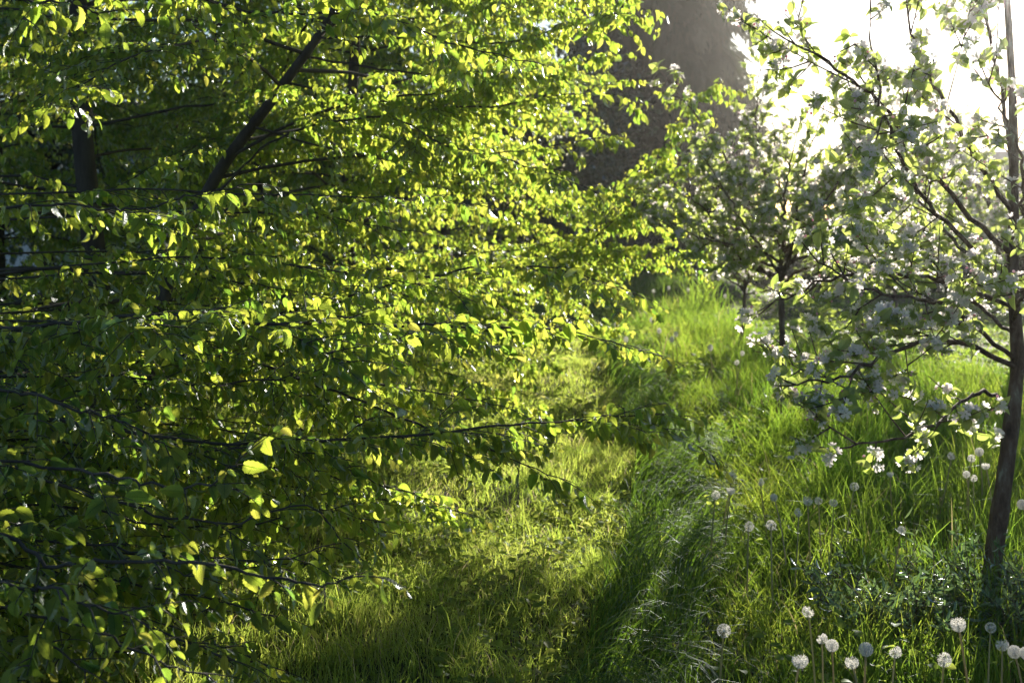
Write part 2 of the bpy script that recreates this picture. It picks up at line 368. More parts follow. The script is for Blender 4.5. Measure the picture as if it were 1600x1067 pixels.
for y0, y1, dens, sz in ((2.9, 6, 170, .03), (6, 11, 180, .045), (11, 20, 90, .07)):
    x, y = scatter(y0, y1, dens, lambda q: edge(q) + .1, vr)
    k = vnoise(x, y, 1.6, 33) > .55; x, y = x[k], y[k]; n = len(x); a = rng.uniform(0, 6.283, n)
    P = np.stack([x, y, gz(x, y) + rng.uniform(.03, .2, n)], -1); D = np.stack([np.cos(a), np.sin(a), rng.uniform(.1, .8, n)], -1)
    add_leaves(mb, rnd_leaf, P, D, np.stack([rng.normal(0, .4, n), rng.normal(0, .4, n), np.ones(n)], -1), sz * rng.uniform(.5, 1.5, n), rng.uniform(0, .6, n))
tag(mb.build('ground_weeds', M_SHORT), 'low broad leaved weeds mixed into the path and the meadow', 'weeds', kind='stuff')

# tufts of taller broad grass as things
def tuft(px, d, n, h, w, label, cat='grass tuft', spread=.12):
    p = at(px, 500, d); x0, y0 = p[0], p[1]; mb = MB()
    x = x0 + rng.normal(0, spread, n); y = y0 + rng.normal(0, spread, n)
    blades(mb, x, y, h * rng.uniform(.6, 1.15, n), w * rng.uniform(.7, 1.3, n), rng.gamma(2.5, .2, n), rng.uniform(0, 6.28, n), 6, np.clip(rng.normal(.55, .15, n), 0, .9))
    tag(mb.build('grass_tuft', M_GRASS, loc=np.array([x0, y0, float(gz(x0, y0))])), label, cat)
tuft(1098, 17.5, 60, .75, .022, 'tall clump of broad grass leaves on the grassy mound')
tuft(975, 4.35, 22, .24, .008, 'small bright grass tuft leaning out of the dark swath', spread=.04)

# ------------------------------------------------------------------ foliage builders
def lod(P):
    d = float(np.median(proj(P)[2])); return 0 if d < 4.9 else (1 if d < 10 else 2)
def grow(C, Lt, style, spacing=.075, start=.25, flat=.25, lsize=.068, dens=1.0, bend=.25, lv=None, sun=.5):
    """side twigs, sub twigs and leaf frames along centre line C"""
    seg = np.linalg.norm(np.diff(C, axis=0), axis=1); arc = np.concatenate([[0], np.cumsum(seg)]); TL = arc[-1]
    s = np.arange(start * TL, TL, spacing / dens); s = s + rng.uniform(-.3, .3, len(s)) * spacing; s = np.clip(s, 0, TL)
    B = np.stack([np.interp(s, arc, C[:, k]) for k in range(3)], -1)
    T = nrm(np.stack([np.interp(s, arc, np.gradient(C[:, k], arc)) for k in range(3)], -1))
    n = len(s); sg = np.where(np.arange(n) % 2 == 0, 1., -1.)
    side = nrm(np.cross(T, [0, 0, 1.])) * sg[:, None]
    f = (s / TL - start) / (1 - start)
    env = np.clip(.35 + 1.1 * (1 - f) ** .8, 0, 1.2) * np.clip(.4 + f * 4, 0, 1)
    L = Lt * env * rng.uniform(.45, 1.2, n) + .03; L = np.where(rng.random(n) < .10, L * 1.9, L)
    up = np.zeros((n, 3)); up[:, 2] = rng.normal(.05, flat, n)
    D = nrm(T * rng.uniform(.45, 1.0, n)[:, None] + side * .8 + up)
    # terminal twig
    B = np.vstack([B, C[-1]]); D = np.vstack([D, nrm(C[-1] - C[-2])]); L = np.append(L, .12); 
    dr = rng.uniform(.3, 1.5, len(L)) * bend
    # sub twigs
    k = np.where(L > .16)[0]
    if len(k):
        rep = np.clip((L[k] / .065).astype(int), 1, 9); idx = np.repeat(k, rep)
        t = rng.uniform(.2, .95, len(idx)); SB = twig_pos(B[idx], D[idx], L[idx], dr[idx], t)
        sd_ = nrm(np.cross(D[idx], [0, 0, 1.])) * rng.choice([-1., 1.], len(idx))[:, None]
        u2 = np.zeros((len(idx), 3)); u2[:, 2] = rng.normal(0, flat, len(idx))
        SD = nrm(D[idx] * .7 + sd_ * .75 + u2); SL = L[idx] * (1.05 - t) * rng.uniform(.35, .75, len(idx)) + .025
        B = np.vstack([B, SB]); D = np.vstack([D, SD]); L = np.append(L, SL); dr = np.append(dr, rng.uniform(.3, 1.5, len(SL)) * bend)
    return B, D, L, dr, TL
def horn_leaves(mb, B, D, L, dr, lsize, lv, step=.034, droop=1.1, size_mul=1.0):
    m = np.maximum(2, (L / step).astype(int)); idx = np.repeat(np.arange(len(L)), m)
    first = np.concatenate([[0], np.cumsum(m)[:-1]]); loc = np.arange(len(idx)) - np.repeat(first, m)
    t = np.clip((loc + .8) / (m[idx]) + rng.normal(0, .02, len(idx)), .05, 1.0)
    P = twig_pos(B[idx], D[idx], L[idx], dr[idx], t)
    T = D[idx].copy(); T[:, 2] -= 2 * dr[idx] * t; T = nrm(T)
    sg = np.where(loc % 2 == 0, 1., -1.); side = nrm(np.cross(T, [0, 0, 1.])) * sg[:, None]
    n = len(idx); dn = np.zeros((n, 3)); dn[:, 2] = -rng.gamma(3, droop / 3, n)
    A = T * rng.uniform(.3, .9, n)[:, None] + side * rng.uniform(.5, 1, n)[:, None] + dn + rng.normal(0, .18, (n, 3))
    N = np.stack([rng.normal(0, .7, n), rng.normal(0, .7, n), rng.uniform(-.1, 1, n)], -1) + side * .4
    sz = lsize * rng.uniform(.38, 1.14, n) * size_mul * (1.05 - .45 * t ** 3)
    P = P + nrm(A) * .006
    add_leaves(mb, HORN[lv], P, A, N, sz, np.clip(rng.normal(.45, .22, n) + .35 * (t > .9), 0, 1))
    return n
NLEAF = 0
def horn_bough(tree, C, r0, Lt=.42, start=.2, lsize=.060, dens=1., flat=.22, bend=.3, droop=1.2, npt=24, leafmul=1., label=None):
    global NLEAF
    C = spline(C, npt); lv = lod(C[len(C) // 3:])
    mul = {0: 1.0, 1: 1.08, 2: 1.35}[lv]; dens = dens / {0: 1, 1: 1.0, 2: 1.35}[lv]; step = {0: .023, 1: .026, 2: .036}[lv]
    if lv < 2:
        C[1:-1] += np.cumsum(rng.normal(0, .0045, (npt - 2, 3)), 0) * np.sin(np.linspace(0, math.pi, npt - 2))[:, None] + rng.normal(0, .003, (npt - 2, 3))
    B, D, L, dr, TL = grow(C, Lt, 'h', spacing=.06, start=start, flat=flat, dens=dens, bend=bend)
    w = MB(); t = np.linspace(0, 1, npt); wob = C + 0
    tube(w, wob, .38 * r0 * (1 - t) ** .8 + .0016, 6 if lv == 0 else 5)
    twig_tubes(w, B, D, L, dr, .0022, .0009, 4 if lv == 0 else 3)
    bo = w.build('bough', M_BARK, tree, loc=C[0])
    lf = MB(); NLEAF += horn_leaves(lf, B, D, L, dr, lsize, lv, step, droop, mul * leafmul)
    lf.build('foliage', M_HORN, bo, loc=C[0])
    if label: bo['label'] = label
    return bo
def horn_tree(x, y, H, r, label, n, Lmax, hmin=.35, lean=(0, 0), azr=None, dens=1., seed=0, start=.28, clip=None, Lt=.42, leafmul=1., stem=None):
    z0 = float(gz(x, y)); T = empty('hornbeam_tree', (x, y, z0)); tag(T, label, 'tree', 'hornbeam trees along the left of the path')
    tr = MB()
    if stem is None:
        hs = np.linspace(0, H, 9); stem = np.stack([x + lean[0] * hs / H + .05 * np.sin(hs * 1.3 + seed), y + lean[1] * hs / H + .05 * np.cos(hs * 1.7), z0 - .05 + hs], -1)
    SC = spline(stem, 30); t = np.linspace(0, 1, 30); tube(tr, SC, r * (1 - t * .8) * (1 + .5 * np.exp(-t * 30)), 12); tr.build('trunk', M_BARK, T, loc=np.array([x, y, z0]))
    cnt = 0
    for k in range(n):
        h = hmin + (H * .97 - hmin) * (k + rng.random()) / n; f = h / H
        i_ = min(29, int(np.argmin(np.abs(SC[:, 2] - z0 - h)))); b = SC[i_]
        az = k * 2.39996 + rng.normal(0, .3) if azr is None else rng.uniform(*azr)
        Lb = Lmax * rng.uniform(.6, 1.05) * (1 - .55 * f ** 2)
        el = rng.uniform(.0, .35) + .35 * f
        d = np.array([math.cos(az), math.sin(az), 0]); ts = np.array([0, .25, .5, .75, 1.])
        C = b + d * (Lb * ts)[:, None]; C[:, 2] += Lb * (math.tan(el) * ts - .30 * ts ** 2 * (1 + .5 * rng.random())) ; C[1:] += rng.normal(0, .05, (4, 3)) * ts[1:, None] * 1.5
        C[:, 2] = np.maximum(C[:, 2], .15)
        if not (inview(C, 380).any() or (C[2, 2] < 8.5 and proj(C)[2].min() > 8 and C[:, 0].max() > -4)): continue
        if clip is not None and clip(C): continue
        horn_bough(T, C, .014 + .006 * Lb, Lt=Lt, start=start, dens=dens, npt=18, flat=.28, leafmul=leafmul); cnt += 1
    return T, cnt
def clipfn(C):
    # keep the corridor over the path and the near field clear
    x, y, d = proj(C); tip = C[-1]
    if d.min() < 2.4: return True
    if ((x > 85) & (x < 205) & (y > 60) & (y < 310) & (d < 8.7)).any(): return True
    lim = np.interp(y, [-300, 0, 60, 150, 230, 330, 400, 470, 560, 650, 700, 760, 830, 1100], [1040, 990, 980, 975, 950, 930, 980, 990, 1000, 1040, 880, 740, 620, 540])
    return bool((x > lim).any())

# near tree with the individually placed boughs
def P_(l): return [at(*p) for p in l]
NT = empty('hornbeam_tree', (-2.75, 4.6, 0)); tag(NT, 'nearest hornbeam with long level boughs reaching across the left foreground', 'tree', 'hornbeam trees along the left of the path')
tr = MB(); hs = np.linspace(-.05, 6, 10); tc = np.stack([-2.75 + .05 * np.sin(hs), 4.6 + .04 * np.cos(hs * 2), hs], -1)
tube(tr, spline(tc, 30), np.linspace(.11, .03, 30), 12); tr.build('trunk', M_BARK, NT, loc=np.array([-2.75, 4.6, 0]))
def TB(z): return [-2.75, 4.6, z]
def hero(pts, tz, r0=.016, **k):
    C = P_(pts); C = [TB(tz)] + C if tz is not None else C
    return horn_bough(NT, C, r0, **k)
hero([(-150, 500, 4.3), (0, 512, 4.0), (110, 505, 3.8), (260, 505, 3.7), (400, 522, 3.7), (600, 524, 3.8), (800, 520, 3.9), (900, 525, 3.95), (1020, 552, 4.0)], .95, .020, Lt=.28, start=.22, flat=.26, droop=1.0, npt=50, dens=1.5)
hero([(-200, 630, 3.9), (100, 640, 3.7), (330, 655, 3.8), (560, 655, 3.9), (800, 645, 4.2), (950, 640, 4.4), (1070, 650, 4.6)], .6, .016, Lt=.28, start=.22, flat=.26, npt=50, dens=1.4)
hero([(-200, 560, 3.6), (0, 600, 3.3), (100, 620, 3.2), (200, 660, 3.2), (260, 700, 3.2)], .75, .012, Lt=.25, start=.25, flat=.24, npt=40, dens=1.3)
hero([(-200, 780, 3.2), (0, 838, 2.85), (70, 880, 2.75), (200, 888, 2.7), (330, 885, 2.7), (430, 905, 2.7), (500, 915, 2.65), (560, 900, 2.6)], .3, .012, Lt=.14, start=.52, flat=.18, npt=50, droop=.45, dens=.85)
hero([(-150, 720, 3.1), (100, 745, 2.95), (230, 770, 2.9), (320, 765, 2.85), (380, 712, 2.8)], .4, .009, Lt=.12, start=.5, flat=.2, npt=40, droop=.4)
hero([(-200, 340, 3.6), (0, 322, 3.35), (100, 308, 3.3), (200, 305, 3.3), (300, 296, 3.3), (385, 288, 3.3)], 1.5, .009, Lt=.11, start=.55, flat=.15, npt=50, droop=.9, dens=.9)
hero([(-150, -120, 3.7), (200, -60, 4.1), (340, 0, 4.2), (450, 20, 4.3), (600, 22, 4.3), (720, 70, 4.3), (820, 95, 4.3)], 1.75, .018, Lt=.28, start=.3, flat=.2, npt=50, droop=.9)
hero([(-100, -20, 3.3), (20, 0, 3.2), (110, 10, 3.1), (160, 20, 3.1)], 2.0, .01, Lt=.18, start=.4, flat=.2, npt=30, droop=.9)
hero([(-200, 900, 2.9), (60, 960, 2.65), (200, 1005, 2.6), (330, 1060, 2.6)], .2, .009, Lt=.2, start=.45, flat=.22, npt=40, dens=.8)
hero([(-100, 700, 3.4), (150, 800, 3.3), (350, 830, 3.4), (480, 800, 3.6), (540, 850, 3.6)], .45, .01, Lt=.22, start=.35, flat=.22, npt=40, dens=.7)
hero([(300, 560, 4.9), (480, 600, 4.6), (620, 650, 4.4), (760, 700, 4.3), (890, 755, 4.2)], .8, .014, Lt=.26, start=.35, flat=.2, npt=40, dens=.9)
hero([(0, 640, 5.4), (250, 700, 5.2), (480, 740, 5.2), (620, 770, 5.2), (720, 800, 5.1)], .45, .014, Lt=.3, start=.35, flat=.2, npt=40)
hero([(100, 420, 5.2), (300, 500, 5.3), (500, 470, 5.3), (650, 425, 5.2), (800, 405, 5.2), (900, 420, 5.2), (1000, 462, 5.1)], 1.1, .018, Lt=.3, start=.3, flat=.2, npt=50)
for pts, tz, L_ in (([(-200, 860, 3.4), (50, 900, 3.2), (250, 930, 3.2), (420, 960, 3.3)], .3, .24), ([(-200, 1000, 3.0), (20, 1010, 2.9), (140, 1050, 2.8)], .15, .2), ([(-200, 960, 3.3), (100, 950, 3.2), (250, 985, 3.1), (360, 1030, 3.1)], .22, .26), ([(-200, 830, 3.3), (60, 850, 3.2), (210, 870, 3.2), (300, 900, 3.2)], .35, .26), ([(-200, 1050, 3.5), (100, 1020, 3.4), (280, 1010, 3.4), (420, 1040, 3.5)], .15, .26), ([(-150, 830, 3.8), (150, 860, 3.7), (380, 880, 3.7), (520, 850, 3.8)], .3, .26), ([(-200, 900, 2.75), (40, 905, 2.6), (130, 930, 2.55), (210, 965, 2.5)], .3, .16),
        ([(-150, 780, 4.2), (120, 800, 4.1), (330, 830, 4.1), (500, 800, 4.2), (600, 830, 4.3)], .4, .28), ([(-150, 880, 4.0), (120, 900, 3.9), (300, 900, 3.9), (470, 880, 4.0)], .25, .28),
        ([(-150, 700, 4.0), (80, 700, 3.8), (240, 720, 3.7), (430, 700, 3.8), (560, 740, 3.9)], .6, .26), ([(-150, 590, 4.4), (120, 580, 4.3), (330, 590, 4.3), (520, 580, 4.4), (700, 610, 4.5), (800, 640, 4.5)], .8, .26)):
    hero(pts, tz, .010, Lt=L_, start=.3, flat=.28, npt=36, dens=1.25, lsize=.056)
for k in range(15):                                    # shorter filling boughs of the near tree
    py = 310 + k * 34 + rng.uniform(-20, 20); x1 = rng.uniform(350, 760); d1 = rng.uniform(4.6, 5.8)
    hero([(-150, py - 10, 4.9), (x1 * .4, py - rng.uniform(0, 30), d1), (x1 * .75, py, d1 + .1), (x1, py + rng.uniform(10, 45), d1)], max(.25, 1.9 - k * .11), .012, Lt=.26, start=.4, flat=.24, npt=30, dens=.8)

horn_tree(-3.05, 9.0, 6.2, .10, 'hornbeam with the thick dark upright trunk at the far left', 46, 2.6, hmin=.5, clip=clipfn, seed=1, start=.35)
T2, c2 = horn_tree(-2.1, 7.2, 5.5, .05, 'hornbeam with a thin dark stem leaning right amid the leaf mass', 62, 2.9, hmin=.35, clip=clipfn, seed=2,
                   stem=[at(215, 800, 7.4) * [1, 1, 0] , at(250, 480, 7.3), at(330, 290, 7.2), at(430, 150, 7.0), at(520, 20, 6.9), at(600, -150, 6.8), at(640, -380, 6.8)])
for l in ([(340, 300, 7.0), (440, 215, 6.6), (600, 190, 6.2), (700, 232, 6.0), (840, 265, 5.9), (930, 300, 5.8)],
          [(500, 60, 6.9), (640, 60, 6.6), (760, 70, 6.4), (900, 45, 6.3), (1005, 14, 6.2)],
          [(450, 130, 7.0), (600, 160, 6.7), (780, 165, 6.5), (900, 150, 6.5), (985, 150, 6.5)],
          [(480, 90, 7.0), (650, 110, 6.9), (830, 110, 6.8), (960, 85, 6.7)],
          [(400, 200, 7.0), (600, 250, 6.8), (800, 240, 6.7), (945, 215, 6.6)],
          [(560, -60, 7.0), (720, -20, 6.8), (900, 0, 6.8), (985, -30, 6.8)]):
    horn_bough(T2, P_(l), .016, Lt=.34, start=.3, flat=.25, npt=36)
horn_tree(-1.35, 10.6, 6.0, .07, 'hornbeam directly behind the leaning stemmed one, sunlit on its path side', 66, 2.7, hmin=.3, clip=clipfn, seed=3)
T4, c4 = horn_tree(-.75, 14.5, 5.6, .07, 'fourth hornbeam in the row, its yellow green tips in front of the dark conifer', 58, 2.6, hmin=.3, clip=clipfn, seed=4)
for l in ([(700, 440, 10.5), (850, 420, 9.6), (950, 360, 9.0), (1020, 290, 8.8), (1060, 215, 8.7), (1105, 150, 8.6), (1145, 145, 8.6)],
          [(700, 400, 10.5), (860, 380, 9.8), (1000, 320, 9.4), (1080, 250, 9.2)],
          [(720, 430, 10.5), (900, 420, 9.6), (1020, 390, 9.2), (1100, 400, 9.1)],
          [(700, 360, 10.5), (850, 330, 9.8), (960, 300, 9.6), (1030, 250, 9.4)]):
    horn_bough(T4, P_(l), .014, Lt=.38, start=.3, flat=.3, npt=36, dens=1.1)
horn_tree(-5.2, 12.5, 6.5, .09, 'hornbeam farthest back on the left, mostly hidden behind the thick trunk', 90, 2.8, hmin=.4, clip=clipfn, seed=5, start=.2)
horn_tree(-3.0, 14.5, 8.0, .09, 'hornbeam behind the leaf mass between the thick trunk and the far row', 84, 2.8, hmin=.4, clip=clipfn, seed=6, start=.2)  # unseen top made taller to cast shade on the left leaf mass
print('hornbeam leaves', NLEAF)

# ------------------------------------------------------------------ apple trees
def flower_template():
    V, Q, UV = [], [], []
    for k in range(5):
        a = k * 2 * math.pi / 5; ca, sa = math.cos(a), math.sin(a); n0 = len(V)
        for (r, w, z) in ((.06, .05, 0), (.26, .16, .05), (.48, .15, .17)):
            for s in (-1, 0, 1):
                zz = z + (.05 if s else 0); V.append([r * ca - s * w * sa, r * sa + s * w * ca, zz]); UV.append([.5, r])
        for i in range(2):
            for j in range(2): Q.append([n0 + i * 3 + j, n0 + i * 3 + j + 1, n0 + i * 3 + j + 4, n0 + i * 3 + j + 3])
    return np.array(V)[:, [0, 2, 1]], np.array(Q), np.array(UV)     # axis along local y
FL = flower_template()
def bud_template():
    V, Q, UV = [], [], []
    for z, r in ((0, .05), (.12, .16), (.26, .15), (.38, .03)):
        for k in range(5): a = k * 1.2566; V.append([r * math.cos(a), z, r * math.sin(a)]); UV.append([.5, z])
    for i in range(3):
        for k in range(5): Q.append([i * 5 + k, i * 5 + (k + 1) % 5, i * 5 + 5 + (k + 1) % 5, i * 5 + 5 + k])
    return np.array(V), np.array(Q), np.array(UV)
BUD = bud_template()
def apple_bough(tree, C, r0, Lt=.22, start=.25, dens=1., npt=26, blossom=.6, leafiness=1.):
    C = spline(C, npt); lv = lod(C); t = np.linspace(0, 1, npt)
    C[2:-1] += rng.normal(0, .006, (npt - 3, 3))
    B, D, L, dr, TL = grow(C, Lt, 'a', spacing=.085, start=start, flat=.7, dens=dens, bend=-.15)
    w = MB(); tube(w, C, r0 * (1 - t) ** .85 + .0025, 7); twig_tubes(w, B, D, L, dr, .003, .0014, 4, 4)
    bo = w.build('bough', M_ABARK, tree, loc=C[0])
    # spurs: rosettes along each twig
    m = np.maximum(1, (L / .045).astype(int)); idx = np.repeat(np.arange(len(L)), m); n = len(idx)
    tt = rng.uniform(.3, 1, n); P = twig_pos(B[idx], D[idx], L[idx], dr[idx], tt)
    ax = nrm(D[idx] * .4 + rng.normal(0, .45, (n, 3)) + [0, 0, .35])
    nl = rng.integers(2, 5, n) * leafiness; nl = nl.astype(int); li = np.repeat(np.arange(n), nl); nn = len(li)
    out = nrm(ax[li] * .5 + rng.normal(0, .7, (nn, 3))); lf = MB()
    add_leaves(lf, APPL[lv], P[li], out, ax[li] + rng.normal(0, .2, (nn, 3)), rng.uniform(.025, .062, nn) * (1.2 if lv else 1), np.clip(rng.normal(.5, .25, nn), 0, 1))
    lf.build('foliage', M_APPLE, bo, loc=C[0])
    bi = np.where(rng.random(n) < blossom)[0]
    if len(bi):
        k = rng.integers(2, 6, len(bi)); fi = np.repeat(bi, k); q = len(fi)
        fd = nrm(ax[fi] * .8 + rng.normal(0, .5, (q, 3))); fp = P[fi] + fd * rng.uniform(.015, .035, q)[:, None]
        fm = MB(); isb = rng.random(q) < .2; rr = rng.uniform(0, .75, q)
        N_ = rng.normal(0, 1, (q, 3))
        add_leaves(fm, [FL], fp[~isb], fd[~isb], N_[~isb], rng.uniform(.026, .038, (~isb).sum()) * (1.15 if lv else 1), rr[~isb])
        add_leaves(fm, [BUD], fp[isb], fd[isb], N_[isb], rng.uniform(.022, .032, isb.sum()), rng.uniform(.8, 1, isb.sum()))
        fm.build('blossom', M_PETAL, bo, loc=C[0])
    return bo
def apple_tree(label, base, stem, r, boughs, **k):
    T = empty('apple_tree', base); tag(T, label, 'tree', 'young apple trees in blossom')
    tr = MB(); C = spline(stem, 30); t = np.linspace(0, 1, 30)
    tube(tr, C, r * (1 - .7 * t) * (1 + .7 * np.exp(-t * 30) + .05 * np.sin(t * 40) + .03 * np.sin(t * 97)), 14); tr.build('trunk', M_ABARK, T, loc=np.array(base, float))
    for b, r0, kw in boughs: apple_bough(T, b, r0 * .48, **{**k, **kw})
    return T
Z = {}
d = 4.55
b0 = at(1540, 955, d); b0[2] = float(gz(b0[0], b0[1]))
R = lambda l: [at(a, b, c) for a, b, c in l]
boughs = [
 (R([(1588, 575, 4.5), (1520, 540, 4.35), (1460, 532, 4.2), (1390, 552, 4.05), (1310, 590, 3.95), (1240, 600, 3.9)]), .017, dict(Lt=.22)),
 (R([(1580, 640, 4.5), (1545, 615, 4.4), (1510, 622, 4.3), (1460, 665, 4.1), (1380, 690, 3.95), (1290, 700, 3.9)]), .012, dict(Lt=.20, start=.35)),
 (R([(1585, 560, 4.5), (1500, 490, 4.3), (1440, 470, 4.1), (1350, 450, 4.0), (1270, 400, 3.95)]), .013, dict(Lt=.22)),
 (R([(1583, 480, 4.5), (1480, 440, 4.4), (1380, 430, 4.3), (1290, 440, 4.2), (1200, 480, 4.2)]), .013, dict(Lt=.24)),
 (R([(1583, 400, 4.5), (1500, 320, 4.3), (1430, 225, 4.2), (1360, 150, 4.1), (1290, 95, 4.0), (1225, 60, 4.0)]), .016, dict(Lt=.24, start=.3)),
 (R([(1582, 440, 4.5), (1490, 360, 4.3), (1430, 290, 4.2), (1390, 220, 4.1), (1370, 120, 4.0), (1360, 20, 4.0)]), .014, dict(Lt=.2, start=.35)),
 (R([(1580, 330, 4.5), (1520, 240, 4.4), (1470, 150, 4.3), (1430, 60, 4.3), (1400, -60, 4.3)]), .013, dict(Lt=.26)),
 (R([(1580, 250, 4.5), (1560, 120, 4.6), (1530, 0, 4.6), (1500, -120, 4.7)]), .012, dict(Lt=.26)),
 (R([(1583, 420, 4.5), (1520, 400, 4.8), (1450, 330, 5.1), (1400, 250, 5.2), (1340, 190, 5.3)]), .013, dict(Lt=.22, start=.35)),
 (R([(1583, 520, 4.5), (1530, 480, 4.9), (1470, 410, 5.2), (1400, 370, 5.4), (1330, 360, 5.5)]), .013, dict(Lt=.24)),
 (R([(1585, 590, 4.5), (1660, 540, 4.4), (1740, 520, 4.3), (1830, 520, 4.2)]), .014, dict(Lt=.24)),
 (R([(1583, 450, 4.5), (1650, 350, 4.5), (1720, 250, 4.5), (1790, 160, 4.5)]), .014, dict(Lt=.24)),
 (R([(1583, 500, 4.5), (1600, 460, 4.1), (1620, 430, 3.8), (1610, 380, 3.6)]), .01, dict(Lt=.2)),
 (R([(1583, 380, 4.5), (1600, 300, 4.2), (1580, 200, 4.0), (1540, 120, 3.9)]), .01, dict(Lt=.22)),
]
stem = R([(1540, 975, 4.55), (1552, 870, 4.55), (1568, 760, 4.5), (1583, 640, 4.5), (1590, 560, 4.5), (1583, 440, 4.5), (1584, 300, 4.5), (1582, 150, 4.5), (1570, -60, 4.5)])
apple_tree('nearest young apple tree in white blossom with leaning brown trunk at the right', tuple(b0), stem, .037, boughs, blossom=.8, dens=1.15)

def mid_apple(label, px, pyf, d, top, spread, n, r, seed, blossom=.7, lean=0, dens=1.):
    base = at(px, 640, d); base[2] = float(gz(base[0], base[1])); fork = at(px + lean, pyf, d)
    st = [base - [0, 0, .05], base * .5 + fork * .5 + [.02, 0, 0], fork, fork + [.02, .03, .25]]
    bs = []; rr = np.random.default_rng(seed); w = spread
    for k in range(n):
        az = k * 2.4 + rr.normal(0, .3); lvl = (k % 3) / 3; el = .35 + .9 * lvl + rr.normal(0, .1); Lb = w * rr.uniform(.75, 1.15) * (1 if lvl < .5 else 1.3)
        dv = np.array([math.cos(az) * math.cos(el), math.sin(az) * math.cos(el), math.sin(el)])
        ts = np.array([0, .3, .65, 1.]); C = fork + [0, 0, .03 * k / 2 - .1] + dv * (Lb * ts)[:, None]; C[:, 2] += Lb * .10 * ts ** 2
        C[1:] += rr.normal(0, .03, (3, 3)); bs.append((C, r * .6, {}))
    return apple_tree(label, tuple(base), st, r, bs, Lt=.24, start=.15, blossom=blossom, dens=dens)
mid_apple('slender apple tree with vase shaped crown on a straight thin trunk', 1216, 430, 8.2, 150, 1.12, 20, .030, 5, lean=4)
mid_apple('small apple tree behind the slender one, thin trunk leaning in the grass shade', 1150, 445, 12.6, 250, .9, 7, .026, 8, lean=14)
mid_apple('fuller apple tree standing behind the near trunk, cut off by the right edge', 1585, 430, 10.8, 250, 1.45, 15, .05, 12)
mid_apple('distant apple tree in front of the hedge, beyond the boughs of the nearest one', 1395, 420, 16.5, 250, 1.5, 16, .04, 9)

# ------------------------------------------------------------------ dandelions
def fluff(full=1.0, ragged=0.0):
    mb = MB(); n = 105; k = np.arange(n) + .5; ph = np.arccos(1 - 2 * k / n); th = math.pi * (1 + 5 ** .5) * k
    d_ = np.stack([np.cos(th) * np.sin(ph), np.sin(th) * np.sin(ph), np.cos(ph)], -1)
    keep = np.ones(n, bool)
    if ragged: keep = (rng.random(n) > ragged) & (d_ @ nrm(np.array([.6, .2, .5])) < .5)
    if full < 1: keep &= d_[:, 2] < full
    d_ = d_[keep]; n = len(d_); R_ = .021
    A = nrm(np.cross(d_, [.3, .5, .8])); B = np.cross(d_, A)
    twig_tubes(mb, d_ * .002, d_, np.full(n, R_ * .8), np.zeros(n), .0003, .00025, 2, 3)
    for s in range(7):                                  # parachute hairs
        a = s * 2 * math.pi / 7 + rng.uniform(0, 1, n); h = nrm(d_ * .55 + A * np.cos(a)[:, None] * .8 + B * np.sin(a)[:, None] * .8)
        p = d_ * R_ * .8; q = p + h * .0078; sd_ = np.cross(h, d_) * .0006
        V = np.stack([p - sd_, p + sd_, q + sd_, q - sd_], 1).reshape(-1, 3)
        mb.add(V, (np.arange(n) * 4)[:, None] + np.arange(4)[None], None, .5)
    # receptacle
    uu = []; 
    tube(mb, [[0, 0, -.003], [0, 0, 0], [0, 0, .003]], [.0025, .0036, .0015], 8, r=1)
    return mb
def dandelion(kind):
    root = empty('dandelion', (0, 0, 0))
    s = MB(); h = .36; bend = rng.normal(0, .03, 2); ts = np.linspace(0, 1, 8)
    tube(s, np.stack([bend[0] * (ts ** 2 - 1), bend[1] * (ts ** 2 - 1), -h + h * ts], -1), np.linspace(.0042, .0030, 8), 7, r=rng.random())
    s.build('stem', M_STEM, root)
    m = fluff(*kind); m.build('seed_head', M_FLUFF, root, smooth=False)
    return root
protos = [(dandelion(k), w) for k, w in (((1., 0.), 'round'), ((1., .25), 'half blown'), ((.35, 0.), 'flat topped'), ((1., .5), 'ragged'))]
used = set()
def put_dandelion(px, py, sz, kind, label, group=None):
    root, _ = protos[kind]
    d = .046 * FPX / sz; 
    # seed head height must be 0.2..0.5 m above ground
    for _ in range(40):
        p = at(px, py, d); hh = p[2] - float(gz(p[0], p[1]))
        if hh > .46: d *= 1.02
        elif hh < .35: d *= .98
        else: break
    if kind in used:
        o = root.copy(); COL.objects.link(o)
        for ch in list(root.children): c = ch.copy(); COL.objects.link(c); c.parent = o
    else: o = root; used.add(kind)
    o.location = p; o.rotation_euler = (rng.normal(0, .1), rng.normal(0, .14), rng.uniform(0, 6.28)); s = rng.uniform(.66, .92); o.scale = (s, s, s * max(1, hh / .36))
    tag(o, label, 'dandelion', 'dandelions gone to seed in the meadow')
G2 = 'dandelions gone to seed in the meadow'
